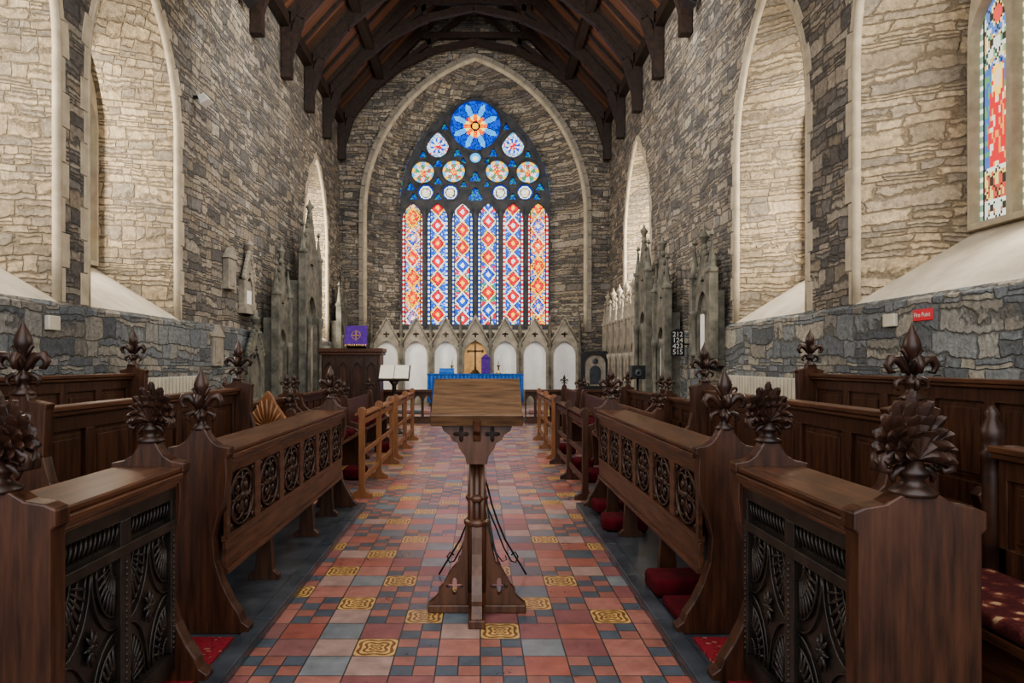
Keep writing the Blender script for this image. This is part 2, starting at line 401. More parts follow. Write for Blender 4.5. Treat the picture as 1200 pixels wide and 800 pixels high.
WIN_L=[(4.45,6.75),(7.25,9.43),(16.2,18.7)]
WIN_R=[(4.7,7.03),(8.04,10.3),(15.4,18.2)]
SILL=2.0; SPR=4.5
wcount=[1]
random.seed(3)
def lcg(i,j,k=0):
    h=(i*73856093)^(j*19349663)^(k*83492791); h=(h*1103515245+12345)&0x7fffffff
    return ((h>>8)%1000)/1000.0
def glass_side_color(u,z,hw,c0):
    i=int((u+1)*9);j=int(z/.055)
    if abs(u)>.82: return (.75,.75,.62) if j%2 else (.18,.30,.22)
    if abs(u)>.74: return (.03,.03,.03)
    if 3.25<z<4.2:
        zc=(z-3.25)/.95
        if hypot(u,(zc-.86)*1.6)<.16: return (.75,.55,.40)
        if hypot(u,(zc-.86)*1.6)<.28: return (.85,.62,.12)
        if abs(u)<.52-.30*abs(zc-.3): return (.62,.05,.05) if lcg(i,j)<.6 else (.75,.32,.10) if lcg(j,i)<.6 else (.7,.66,.5)
        return (.08,.16,.40) if lcg(i,j)<.55 else (.12,.30,.16)
    w=.26
    d=(abs(((u*.24)/w*1.6)%1-.5)+abs((z/w)%1-.5))
    if abs(d-.5)<.06: return (.05,.05,.04)
    if z<3.25:
        if 2.95<z<3.2: return (.62,.55,.2) if lcg(i,j)<.5 else (.5,.1,.07)
        return (.62,.68,.62) if d<.5 else ((.55,.60,.52) if lcg(i//2,j//2)<.7 else (.50,.22,.1))
    r=hypot(u*.9,((z*1.6)%1-.5)*1.7)
    if r<.25: return (.7,.1,.08)
    if r<.34: return (.8,.7,.3)
    if r<.55: return (.1,.2,.5) if lcg(i,j)<.7 else (.6,.6,.6)
    return (.6,.66,.6) if lcg(i,j)<.5 else (.15,.35,.2) if lcg(j,i)<.5 else (.6,.4,.15)

def grid_glass(name,u0,u1,z0,z1,cell,colf,inside,P,mat):
    nu=int(round((u1-u0)/cell));nz=int(round((z1-z0)/cell))
    vs=[];idx={};fs=[];cols=[]
    def vid(i,j):
        if (i,j) not in idx:
            idx[(i,j)]=len(vs); vs.append(P(u0+i*cell,z0+j*cell))
        return idx[(i,j)]
    for i in range(nu):
        for j in range(nz):
            u=u0+(i+.5)*cell;z=z0+(j+.5)*cell
            if not inside(u,z): continue
            fs.append((vid(i,j),vid(i+1,j),vid(i+1,j+1),vid(i,j+1))); cols.append(colf(u,z))
    me=bpy.data.meshes.new(name);me.from_pydata(vs,[],fs)
    at=me.color_attributes.new('pane','FLOAT_COLOR','CORNER')
    arr=[]
    for c in cols: arr+= [c[0],c[1],c[2],1]*4
    at.data.foreach_set('color',arr)
    me.materials.append(MAT[mat])
    o=bpy.data.objects.new(name,me);COL.objects.link(o);o['kind']='structure'
    return o

def side_wall(s,wins):
    X=4.0*s
    mb=MB()
    outer=[(YB,SILL-.02),(YE,SILL-.02),(YE,EAVE),(YB,EAVE)]
    holes=[]
    for a,b in wins:
        c=(a+b)/2;hw=(b-a)/2
        holes.append(archpts(c,hw,SILL,SPR,hw*1.72))
    loops=[outer]+holes
    tri=tessellate_polygon([[Vector((u,v,0)) for u,v in L] for L in loops])
    pts=[p for L in loops for p in L]
    mb.add([(X,u,v) for u,v in pts],[tuple(t) for t in tri])
    mb.mi=1
    xl=X-s*.06
    mb.add([(xl,YB,0),(xl,YE,0),(xl,YE,SILL-.05),(xl,YB,SILL-.05),(X,YB,SILL),(X,YE,SILL)],[(0,1,2,3),(3,2,5,4)])
    for (a,b),h in zip(wins,holes):
        c=(a+b)/2;hw=(b-a)/2
        inner=archpts(c,hw-.38,SILL+.68,SPR,(hw-.38)*1.72)
        n=len(h)
        XI=X+s*1.0
        vs=[(X,u,v) for u,v in h]+[(XI,u,v) for u,v in inner]
        fs=[(i,i+1,n+i+1,n+i) for i in range(n-1)]
        mb.mi=2; mb.add(vs,fs)
        mb.mi=3; mb.add([vs[0],vs[n-1],vs[2*n-1],vs[n]],[(0,1,2,3)])
        g=wcount[0]+1; wcount[0]=g
        ghw=hw-.38
        lights=[c-ghw*.667,c,c+ghw*.667]; lh=ghw*.667/2-.035
        def lz(k): return SPR+ (.75 if k==1 else .1)
        lhole=[archpts(lc,lh,SILL+.74,lz(k)-.1,lh*1.6,6) for k,lc in enumerate(lights)]
        tb=MB()
        tb.prism(list(inner),lhole,XI-s*.10,XI+s*.05,'yz')
        struct(tb.obj(trimname(),'dress'))
        def cf(u,z):
            for lc in lights:
                if abs(u-lc)<=lh+.02: return glass_side_color((u-lc)/lh,z,lh,lc)
            return (.05,.05,.05)
        def ins(u,z):
            top=SPR+ghw*1.72*(1-abs(u-c)/ghw)**.5 if abs(u-c)<ghw else 0
            return z<top
        grid_glass('window_%d'%g,c-ghw,c+ghw,SILL+.68,SPR+ghw*1.7,.022,cf,ins,lambda u,z:(XI,u,z),'glassS')
        rb=MB()
        path=archpts(c,hw,SILL,SPR,hw*1.72)
        ring_blocks(rb,path,lambda u,z,t:(X-s*t,u,z),.09,.15,.006,blk=.34)
        struct(rb.obj(trimname(),'dress',bevel=.006))
        eb=MB()
        eb.tube([(X+s*.03,u,z) for u,z in path],.045,8)
        struct(eb.obj(trimname(),'dress'))
    o=mb.obj('wall_left' if s<0 else 'wall_right',['wall','low','jamb','plaster'],recalc=False)
    return struct(o)
side_wall(-1,WIN_L); side_wall(1,WIN_R)

# end wall
EW=dict(c=0.02,hwo=3.3,so=2.3,spo=5.85,ro=4.6,hwi=2.3,si=2.45,spi=6.3,ri=3.3)
YG=21.15
mb=MB()
outer=[(-4,0),(4,0),(4,EAVE),(0,RIDGE),(-4,EAVE)]
h=archpts(EW['c'],EW['hwo'],EW['so'],EW['spo'],EW['ro'],20)
inn=archpts(EW['c'],EW['hwi'],EW['si'],EW['spi'],EW['ri'],20)
loops=[outer,h]; tri=tessellate_polygon([[Vector((u,v,0)) for u,v in L] for L in loops])
mb.add([(u,YE,v) for u,v in outer+h],[tuple(t) for t in tri])
n=len(h)
vs=[(u,YE,v) for u,v in h]
mid=[(EW['c']+(u-EW['c'])*.93,YE+.45,2.32+(v-2.3)*.975) for u,v in h]
inv=[(u,YG,v) for u,v in inn]
mb.add(vs+mid,[(i,i+1,n+i+1,n+i) for i in range(n-1)])
mb.add(mid+inv,[(i,i+1,n+i+1,n+i) for i in range(n-1)])
mb.mi=1; mb.add([vs[0],vs[-1],mid[-1],mid[0],inv[-1],inv[0]],[(0,1,2,3),(3,2,4,5)])
struct(mb.obj('wall_end',['wall','plaster'],recalc=False))
rb=MB(); ring_blocks(rb,h,lambda u,z,t:(u,YE-t,z),.16,.16,.05,blk=.36); struct(rb.obj(trimname(),'dressg',bevel=.01))
rb=MB(); o2=archpts(EW['c'],EW['hwo']+.20,EW['so']+1.5,EW['spo'],EW['ro']+.24,20)
ring_blocks(rb,o2,lambda u,z,t:(u,YE-t,z),.40,.44,.02,blk=.14); struct(rb.obj(trimname(),'wall'))
rb=MB(); rb.tube([(u,YE+.02,z) for u,z in h],.08,10); struct(rb.obj(trimname(),'dress'))

LX=[-1.94,-1.165,-.40,.40,1.165,1.94]; LHW=.31
holes=[archpts(EW['c']+x,LHW,2.58,5.8,.52,8) for x in LX]
CIR=[(s*.77,6.66,.25) for s in(-1,1)]+[(s*1.53,6.66,.25) for s in(-1,1)]+[(s*.67,7.30,.345) for s in(-1,1)]+[(s*1.62,7.27,.345) for s in(-1,1)]
CIR+=[(s*1.16,8.10,.38) for s in(-1,1)]+[(0,7.72,.17),(0,8.72,.78)]
SM=[(0,7.1,.15),(0,6.55,.2),(-.36,6.88,.09),(.36,6.88,.09),(-1.15,6.98,.11),(1.15,6.98,.11),(-1.14,7.52,.12),(1.14,7.52,.12),(-.55,7.84,.12),(.55,7.84,.12),(-2.0,6.8,.12),(2.0,6.8,.12),(-1.15,6.5,.1),(1.15,6.5,.1),(-.38,7.6,.09),(.38,7.6,.09),(-1.9,6.5,.1),(1.9,6.5,.1),(-1.62,7.8,.1),(1.62,7.8,.1),(-.95,8.65,.1),(.95,8.65,.1)]
cc=EW['c']
for x,z,r in CIR:
    if abs(abs(x)-1.16)<.01:
        L=[(cc+x+r*.9*cos(t)*(1 if sin(t)<0 else (1-sin(t))**.5),z+r*(sin(t) if sin(t)<0 else sin(t)*1.15)) for t in [2*pi*k/28 for k in range(28)]]
        holes.append(L)
    else: holes.append(circ(cc+x,z,r,28))
for x,z,r in SM: 
    holes.append([(cc+x+r*(1.0+.28*cos(3*(t-pi/2)))*cos(t),z+r*(1.0+.28*cos(3*(t-pi/2)))*sin(t)) for t in [2*pi*k/15 for k in range(15)]])
tb=MB(); tb.prism(inn,holes,YG-.16,YG-.02,'xz')
for x in [-1.55,-.78,0,.78,1.55]:
    tb.box(cc+x-.035,cc+x+.035,YG-.22,YG-.15,2.5,6.1)
for x,z,r in CIR: tb.tube([(cc+x+(r+.02)*cos(2*pi*k/28),YG-.16,z+(r+.02)*sin(2*pi*k/28)) for k in range(28)],.022,6,True)
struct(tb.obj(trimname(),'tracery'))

RED=(.60,.015,.03);BLU=(.015,.07,.50);CYA=(.08,.36,.72);WHT=(.62,.70,.70);GLD=(.85,.48,.05);GRN=(.03,.25,.12);DBL=(.006,.03,.24);LEAD=(.01,.01,.015);ORG=(.85,.22,.02)
def eastcol(u,z):
    x=u-cc
    i=int(x/.03+200);j=int(z/.03)
    rn=lcg(i,j);rn2=lcg(j,i,5)
    if z<6.36 and min(abs(x-l) for l in LX)<LHW+.03:
        k=min(range(6),key=lambda q:abs(x-LX[q])); uu=(x-LX[k])/LHW
        a=abs(uu); per=.62 if k in(0,5) else .55
        ph=(z+.13*(k%3))/per; vv=(ph%1-.5)*2; cell=int(ph)
        if a>.8: return WHT if int(z/.07)%2 else (BLU if k in(2,3,1) else RED)
        if a>.72: return LEAD
        d=a*1.05+abs(vv)*.8
        pal=[(RED,GLD,BLU),(RED,WHT,BLU),(BLU,WHT,RED),(RED,GLD,GRN),(BLU,WHT,RED),(RED,GLD,BLU)][(k+cell)%6] if k not in(1,4) else [(RED,WHT,BLU),(RED,GLD,BLU)][cell%2]
        if k in (0,5) and rn<.3: return GLD if rn2<.5 else ORG
        if d<.26: return pal[1]
        if d<.62: return pal[0] if rn>.2 else tuple(c*.5 for c in pal[0])
        if d<.70: return LEAD
        if d<.92: return WHT if rn<.35 else pal[1]
        if d<1.0: return LEAD
        return pal[2] if rn<.7 else (WHT if rn2<.3 else CYA if rn2<.6 else BLU)
    for x0,z0,r in CIR:
        dx=x-x0;dz=z-z0;q=hypot(dx,dz)/r
        if q<1.12:
            t=atan2(dz,dx)
            if r>.7:
                if q<.13: return GLD
                if q<.18: return LEAD
                p=abs(((t/(2*pi)*8)%1)-.5)*2
                lim=1-((q-.52)/.42)**2
                if lim>0 and p<lim*.62:
                    if p>lim*.50: return LEAD
                    if q>.72: return CYA
                    return (.05,.28,.75) if q>.42 else (.75,.72,.2)
                if q>.9: return DBL if int(t*12/pi+50)%2 else BLU
                if q<.45: return ORG if rn<.6 else RED
                return BLU if rn<.6 else DBL
            if r<.2: return WHT if q<.5 else CYA
            if r<.3:
                if q<.5: return (.70,.67,.50) if rn>.2 else (.4,.35,.25)
                if q<.62: return LEAD
                return WHT if q<.8 else DBL
            if r>.37:
                if q<.3: return RED if rn<.6 else WHT
                if q<.6: return WHT if int(t*8/pi+60)%2 else BLU
                return CYA if rn<.4 else (RED if rn<.6 else WHT)
            if q<.28: return RED if rn<.5 else GLD
            if q<.75: return (WHT if int(t*5/pi+60)%2 else GRN) if rn<.75 else RED
            return CYA if int(t*7/pi+60)%2 else GLD
    return DBL if rn<.5 else (BLU if rn<.75 else GRN)
def einside(u,z):
    x=abs(u-cc)
    if x>2.3: return False
    if z<6.3: return True
    r=(3.3**2+2.3**2)/4.6
    dz=z-6.3
    return dz<r and sqrt(r*r-dz*dz)-(r-2.3)>x-.03
grid_glass('window_1',cc-2.31,cc+2.31,2.45,9.6,.03,eastcol,einside,lambda u,z:(u,YG-.03,z),'glassE')

# roof
mb=MB()
for s in(-1,1):
    mb.add([(s*4.0,YB,EAVE),(s*4.0,YE,EAVE),(0,YE,RIDGE),(0,YB,RIDGE)],[(0,1,2,3)])
struct(mb.obj('ceiling','planks',recalc=False))
sl=(RIDGE-EAVE)/4.0
def roofz(x): return RIDGE-sl*abs(x)
for ty in [20.0,18.1,16.2,14.3,12.4,10.5]:
    tb=MB()
    for s in(-1,1):
        tb.beam((s*3.95,ty,roofz(3.95)-.16),(0,ty,RIDGE-.16),.2,.26)
        tb.box(min(s*3.98,s*3.78),max(s*3.98,s*3.78),ty-.10,ty+.10,7.35,roofz(3.9))
        P=[(3.88,7.7),(3.6,8.6),(3.0,9.4),(2.2,10.05),(1.2,10.55),(0,10.8)]
        for (a,b),(c,d) in zip(P,P[1:]): tb.beam((s*a,ty,b),(s*c,ty,d),.14,.17)
        tb.beam((s*3.0,ty,9.3),(s*2.75,ty,roofz(2.75)),.10,.12)
        tb.beam((s*1.25,ty,10.4),(s*1.45,ty,roofz(1.45)),.10,.12)
        tb.beam((s*2.6,ty,9.8),(-s*.5,ty,12.2),.10,.14)
    tb.beam((-1.7,ty,10.98),(1.7,ty,10.98),.12,.18)
    struct(tb.obj(trimname(),'roofw'))
tb=MB()
for s in(-1,1):
    for x in(2.75,1.45): tb.box(min(s*(x-.1),s*(x+.1)),max(s*(x-.1),s*(x+.1)),YB,YE,roofz(x)-.32,roofz(x)-.06)
    tb.box(min(s*4.0,s*3.8),max(s*4.0,s*3.8),YB,YE,EAVE-.2,EAVE+.05)
    for k in range(34):
        y=YB+.6*k+.3
        tb.beam((s*3.95,y,roofz(3.95)-.04),(0,y,RIDGE-.04),.08,.10)
tb.box(-.08,.08,YB,YE,RIDGE-.35,RIDGE)
struct(tb.obj(trimname(),'roofw'))

# floor
mb=MB(); mb.box(XL,XR,YB,YE,-.1,0); struct(mb.obj('floor','tiles'))
mb=MB(); mb.box(-4,4,16.1,YE,0,.13); mb.box(-4,4,17.0,YE,.13,.22)
struct(mb.obj(trimname(),'tiles',bevel=.01))
PZ=.04
for x0,x1 in((-3.94,-.95),(1.08,3.94)):
    mb=MB(); mb.box(x0,x1,.6,6.6,.0,PZ); struct(mb.obj(trimname(),'slate',bevel=.006))
    mb=MB()
    a,b=(x1-.09,x1) if x1<0 else (x0,x0+.09)
    for k in range(8): mb.box(a,b,.6+k*.75,.6+k*.75+.742,PZ,PZ+.012)
    struct(mb.obj(trimname(),'slate',bevel=.004))

# ------------------------------------------------------------------ furniture
def fleur(mb,c,h):
    x,y,z=c;k=h/.345
    mb.lathe([(.045*k,0),(.055*k,.012*k),(.03*k,.03*k),(.020*k,.06*k),(.036*k,.072*k),(.040*k,.084*k),(.034*k,.095*k),(.018*k,.108*k),(.018*k,.15*k)],c,14)
    mb.lathe([(.014*k,.14*k),(.022*k,.165*k),(.015*k,.19*k),(.024*k,.205*k),(.037*k,.232*k),(.040*k,.255*k),(.031*k,.288*k),(.015*k,.32*k),(.005*k,.345*k),(.001,.36*k)],c,14)
    for sx,sy in((1,0),(-1,0),(0,1),(0,-1)):
        R=k*(.095 if sx else .055)
        rs=[.012,.016,.021,.023,.018,.012,.005]
        pts=[(x+sx*R*t_,y+sy*R*t_,z+k*zz) for t_,zz in((.0,.11),(.3,.145),(.65,.185),(1.0,.19),(1.18,.16),(1.05,.13),(.8,.13))]
        mb.tube(pts,[q*k for q in rs],8)
        pts=[(x+sx*R*t_,y+sy*R*t_,z+k*zz) for t_,zz in((.1,.10),(.45,.10),(.75,.085),(.8,.06),(.6,.045))]
        mb.tube(pts,[.008*k,.013*k,.014*k,.010*k,.004*k],7)
        pts=[(x+sx*R*t_,y+sy*R*t_,z+k*zz) for t_,zz in((.1,.17),(.3,.21),(.48,.235),(.58,.225))]
        mb.tube(pts,[.008*k,.011*k,.009*k,.003*k],7)
def leafy(mb,c,h):
    """fan-shaped crest of rounded upright leaves above drooping side scrolls"""
    x,y,z=c;k=h/.30
    mb.lathe([(.06*k,0),(.065*k,.012*k),(.04*k,.025*k),(.028*k,.045*k),(.040*k,.057*k),(.044*k,.068*k),(.030*k,.08*k),(.026*k,.10*k)],c,14)
    mb.ell((x,y,z+.17*k),(.06*k,.026*k,.085*k),None,12,8)
    for dy,sc_,nl,am in((0,1.0,11,1.45),(.022,.90,10,1.40),(-.022,.90,10,1.40),(.036,.72,8,1.25),(-.036,.72,8,1.25),(.046,.50,6,1.1),(-.046,.50,6,1.1)):
        for i in range(nl):
            a=-am+2*am*i/(nl-1)
            L=(.192-.082*abs(sin(a))**1.4)*k*sc_
            b0=Vector((x,y+dy*k*.5,z+.105*k))
            d=Vector((sin(a),0,cos(a)))
            ny=1 if dy>0 else -1
            pts=[]
            for t in(0,.25,.5,.75,.92,1.0):
                p=b0+d*L*t+Vector((0,dy*k*.6*t+ny*.016*k*max(0,t-.75)/.25*(.5+abs(dy)*20),-.026*k*t**3*abs(sin(a))))
                pts.append(p)
            mb.leaf(pts,[.005*k,.012*k,.018*k,.020*k,.016*k,.008*k],(0,ny,0),.005*k,.35)
    for sx in(-1,1):
        for dy in(-.018,.018):
            mb.tube([(x+sx*.01*k,y+dy*k,z+.13*k),(x+sx*.055*k,y+dy*k,z+.13*k),(x+sx*.095*k,y+dy*k,z+.105*k),(x+sx*.098*k,y+dy*k,z+.075*k),(x+sx*.075*k,y+dy*k,z+.07*k),(x+sx*.07*k,y+dy*k,z+.085*k)],[.010*k,.016*k,.018*k,.015*k,.010*k,.004*k],7)
        mb.tube([(x,y,z+.08*k),(x+sx*.04*k,y,z+.075*k),(x+sx*.06*k,y,z+.055*k),(x+sx*.055*k,y,z+.035*k)],[.010*k,.014*k,.012*k,.005*k],7)

def end_profile(s,kind):
    if kind=='straight':
        P=[(.02,0),(.02,.86),(.035,.875),(.035,.925),(.0,.94),(-.06,.95),(-.10,.975),(-.22,.975),(-.26,.95),(-.32,.94),(-.355,.925),(-.355,.875),(-.34,.86),(-.34,0)]
    else:
        P=[(.13,0),(.135,.035),(.10,.06),(.085,.10),(.045,.16),(.0,.25),(-.035,.36),(-.045,.48),(-.025,.58),(.015,.68),(.025,.78),(.02,.88),(.035,.90),(.035,.935),(-.02,.945),(-.05,.965),(-.075,1.0),(-.09,1.03),(-.15,1.03),(-.165,1.0),(-.19,.965),(-.22,.945),(-.275,.935),(-.275,.90),(-.26,.88),(-.255,.78),(-.265,.68),(-.30,.58),(-.315,.48),(-.30,.36),(-.26,.25),(-.235,.16),(-.235,.06),(-.25,.035),(-.25,0)]
    return [(s*u,z) for u,z in P]

def tracery_square(mb,y0,y1,z0,z1,xf):
    cy,cz=(y0+y1)/2,(z0+z1)/2; ry,rz=(y1-y0)/2,(z1-z0)/2
    def P(a,r): return (xf,cy+ry*r*cos(a),cz+rz*r*sin(a))
    mb.tube([P(2*pi*k/24,.93) for k in range(24)],.009,5,True)
    for q in range(4):
        a0=q*pi/2+pi/4
        mb.tube([(xf,cy+ry*(.46*cos(a0)+.40*cos(t)),cz+rz*(.46*sin(a0)+.40*sin(t))) for t in [2*pi*k/14 for k in range(14)]],.008,5,True)
        mb.tube([P(a0-pi/4,.1),P(a0-pi/4,.5),P(a0-pi/4,.93)],.007,5)
        mb.ell(P(a0,.46),(.010,.024,.024),None,7,5)
        mb.ell(P(a0,1.18),(.010,.018,.018),None,6,5)
        mb.tube([P(a0+.3,.12),P(a0+.55,.35),P(a0+.35,.6)],.006,5)
    mb.ell((xf,cy,cz),(.015,.028,.028),None,8,6)

def carved_panel(mb,y0,y1,z0,z1,xf,s):
    w=y1-y0;h=z1-z0
    cy,cz=(y0+y1)/2,(z0+z1)/2
    for sy in(-1,1):
        for sz in(-1,1):
            ox=cy+sy*w/2;oz=cz+sz*h/2
            for r in(.98,.80,.5,.25):
                mb.tube([(xf,ox-sy*w/2*r*cos(t),oz-sz*h/2*r*sin(t)) for t in [pi/2*k/8 for k in range(9)]],.005,5)
            for k in range(1,8):
                t=pi/2*k/8
                p0=Vector((xf,ox-sy*w/2*.25*cos(t),oz-sz*h/2*.25*sin(t)));p1=Vector((xf,ox-sy*w/2*.8*cos(t),oz-sz*h/2*.8*sin(t)))
                mb.tube([p0,p0.lerp(p1,.6),p1],[.003,.008,.005],5)
    for k in range(8):
        t=2*pi*k/8
        p1=Vector((xf+s*.002,cy+w*.13*cos(t),cz+h*.13*sin(t)))
        mb.tube([(xf,cy,cz),(Vector((xf,cy,cz))+p1)/2+Vector((s*.004,0,0)),p1],[.004,.010,.003],5)
    mb.ell((xf,cy,cz),(.014,.018,.018),None,8,6)

def desk(s,plane,y0,y1,kind,label,ends,finial,zb=PZ):
    root=thing('prayer_desk',label,'prayer desk',(plane,y0,zb),group='oak choir desks')
    L=y1-y0
    for e,yy,fk in zip(ends,(0,L-.075),finial):
        mb=MB(); mb.prism(end_profile(s,e),[],yy,yy+.075,'xz')
        mb.obj('end_panel','oakv',root,bevel=.006)
        st_=(e=='straight'); uc=-.16 if st_ else -.12; zb_=.97 if st_ else 1.02
        hh=(.31 if st_ else (.31 if fk=='f' else .262))
        mb=MB(); (fleur if fk=='f' else leafy)(mb,(s*uc,yy+.0375,zb_),hh)
        mb.obj('poppyhead','oakcarve',root)
    def bx(mb,u0,u1,a,b,z0,z1): mb.box(min(s*u0,s*u1),max(s*u0,s*u1),a,b,z0,z1)
    ya,yb=.075,L-.075
    mb=MB(); bx(mb,-.26,.025,ya,yb,.895,.92); bx(mb,-.03,.035,ya,yb,.87,.895); bx(mb,-.03,.022,ya,yb,.852,.87); bx(mb,-.03,.012,ya,yb,.835,.852)
    mb.obj('top_rail','oakh',root,bevel=.006)
    mb=MB()
    if kind=='tracery':
        bx(mb,-.035,0,ya,yb,.79,.835); bx(mb,-.035,0,ya,yb,.44,.475); bx(mb,-.03,-.004,ya,yb,.30,.44); bx(mb,-.035,.008,ya,yb,.28,.31)
        n=6; pw=(yb-ya)/n
        for k in range(n+1):
            c=ya+k*pw; bx(mb,-.035,0,max(ya,c-.045),min(yb,c+.045),.475,.79)
        mb.obj('front_frame','oakh',root,bevel=.004)
        mb=MB(); bx(mb,-.034,-.022,ya,yb,.475,.79); 
        for k in range(n): tracery_square(mb,ya+k*pw+.045,ya+(k+1)*pw-.045,.475,.79,-s*.012)
        mb.obj('carved_tracery','oakcarve',root)
        for yy in(L*.28,L*.62,L*.85):
            mb=MB(); mb.prism([(s*.03,0),(s*.03,.03),(-s*.005,.06),(-s*.02,.28),(-s*.10,.28),(-s*.12,.06),(-s*.16,.03),(-s*.16,0)],[],yy,yy+.05,'xz')
            mb.obj('bracket_foot','oakv',root,bevel=.004)
    else:
        bx(mb,-.04,0,ya,yb,.79,.835); bx(mb,-.04,0,ya,yb,.06,.14)
        n=2;pw=(yb-ya)/n
        for k in range(n+1):
            c=ya+k*pw; bx(mb,-.04,0,max(ya,c-.035),min(yb,c+.035),.14,.79)
        bx(mb,-.04,.005,ya,yb,.66,.70)
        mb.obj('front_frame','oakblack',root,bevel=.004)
        mb=MB(); bx(mb,-.038,-.025,ya,yb,.12,.80)
        for k in range(n):
            a,b=ya+k*pw+.04,ya+(k+1)*pw-.04
            carved_panel(mb,a,b,.15,.65,-s*.018,s)
        m=int((yb-ya)/.028)
        for k in range(m):
            yy=ya+.02+k*(yb-ya-.04)/(m-1)
            mb.tube([(-s*.020,yy-.010,.715),(-s*.012,yy,.75),(-s*.020,yy+.010,.78)],.005,5)
        for k in range(n+1):
            c=ya+k*pw
            for z in range(22): mb.ell((s*.001,min(max(c,ya+.018),yb-.018),.16+z*.0225),(.005,.008,.008),None,6,4)
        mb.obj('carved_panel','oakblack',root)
    return root
PL,PR=-1.14,1.27
desk(1,PL,2.02,2.97,'carved','dark oak desk front carved with corner fans, leafy poppyheads',('straight','s'),'ll')
desk(1,PL,3.42,6.5,'tracery','long dark oak desk front with square tracery panels and poppyheads',('s','s'),'ff')
desk(-1,PR,1.98,2.97,'carved','dark oak desk front with square panelled end and leafy poppyheads',('straight','s'),'ll')
desk(-1,PR,3.42,6.5,'tracery','long dark oak desk front with square tracery panels and poppyheads',('s','s'),'ff')

def stall(s,plane,y0,y1,top,fin,label,zb=PZ,group='oak choir stalls',npan=5,ends=True):
    root=thing('choir_stall',label,'choir stall',(plane,y0,zb),group=group); L=y1-y0
    def bx(mb,u0,u1,a,b,z0,z1): mb.box(min(s*u0,s*u1),max(s*u0,s*u1),a,b,z0,z1)
    for yy in((0,L-.07) if ends else ()):
        P=[(.50,0),(.50,.04),(.46,.08),(.44,.4),(.50,.60),(.52,.66),(.48,.70),(.38,.68),(.26,.70),(.17,.78),(.14,.9),(.15,top),(.16,top+.03),(.07,top+.05),(.06,top+.09),(-.02,top+.09),(-.03,top+.05),(-.10,top+.03),(-.09,top),(-.09,0)]
        mb=MB(); mb.prism([(s*u,z) for u,z in P],[],yy,yy+.07,'xz'); mb.obj('end_panel','oakv',root,bevel=.006)
        mb=MB(); fleur(mb,(s*.02,yy+.035,top+.07),fin); mb.obj('poppyhead','oakcarve',root)
    ya,yb=.07,L-.07
    mb=MB(); bx(mb,-.07,.05,ya,yb,top-.03,top); bx(mb,-.05,.035,ya,yb,top-.055,top-.03); mb.obj('top_rail','oakh',root,bevel=.006)
    mb=MB(); bx(mb,-.04,.0,ya,yb,top-.14,top-.055); bx(mb,-.04,0,ya,yb,.42,.60)
    pw=(yb-ya)/npan
    for k in range(npan+1):
        c=ya+k*pw; bx(mb,-.04,0,max(ya,c-.045),min(yb,c+.045),.06,top-.14)
    mb.obj('back_frame','oakv',root,bevel=.004)
    mb=MB(); bx(mb,-.035,-.025,ya,yb,.06,top-.14)
    for k in range(npan):
        a,b=ya+k*pw+.045,ya+(k+1)*pw-.045
        for u,m_ in((-.018,.025),(-.010,.05)): bx(mb,-.03,u,a+m_,b-m_,.60+m_,top-.14-m_)
    mb.obj('back_panel','oakv',root,bevel=.003)
    mb=MB(); bx(mb,0,.44,ya,yb,.42,.455); bx(mb,.38,.41,ya,yb,.25,.42); mb.obj('seat','oakh',root,bevel=.004)
    return root
stall(1,-2.1,3.3,6.35,1.13,.36,'tall panelled dark oak stall with spired poppyheads')
stall(-1,2.25,3.25,6.35,1.11,.36,'tall panelled dark oak stall with spired poppyheads')
stall(1,-3.2,3.9,6.6,1.26,.34,'panelled dark oak stall standing before the stone wall')
stall(-1,3.3,3.6,6.5,1.26,.34,'panelled dark oak stall standing before the stone wall')
st=stall(-1,2.3,1.9,2.9,1.02,.16,'dark oak stall with floral red seat cushion',npan=2,ends=False)
for yy in(0,.93):
    mb=MB()
    mb.lathe([(.035,0),(.035,.9),(.03,.95),(.045,.98),(.03,1.0),(.04,1.04),(.045,1.08),(.02,1.13),(.028,1.15),(.01,1.18)],(0,yy+.035,0),10)
    mb.obj('turned_post','oakcarve',st)
def cushion(loc,dx,dy,dz,mat,label,name='seat_cushion',cat='cushion',group=None,rz=0):
    mb=MB(); mb.box(-dx/2,dx/2,-dy/2,dy/2,0,dz)
    o=mb.obj(name,mat,None,loc=loc)
    b=o.modifiers.new('b','BEVEL');b.width=dz*.3;b.segments=4
    o.rotation_euler=(0,0,rz)
    for p in o.data.polygons:p.use_smooth=True
    return tag(o,label,cat,group)
cushion((2.06,2.4,PZ+.457),.40,.84,.06,'floral','flat red floral seat cushion on dark oak stall')
for (x,y,dx,dy,r) in [(1.36,6.24,.34,.24,.1),(1.33,5.60,.36,.28,-.1),(1.34,4.06,.36,.26,.05)]:
    cushion((x,y,PZ+.002),dx,dy,.11,'velvet','dark red velvet kneeler on the slate floor','kneeler','kneeler','red kneelers',r)
cushion((1.33,3.70,PZ+.002),.3,.32,.05,'velvet','flat worn red kneeler lying under the desk','kneeler','kneeler','red kneelers')
for s in(1,-1):
    mb=MB(); a,b=(-2.9,-1.06) if s>0 else (1.2,3.0)
    mb.box(a,b,2.5,3.36,PZ+.001,PZ+.012); tag(mb.obj('carpet','carpet'),'red patterned carpet runner between the choir desks','carpet','red carpet runners')

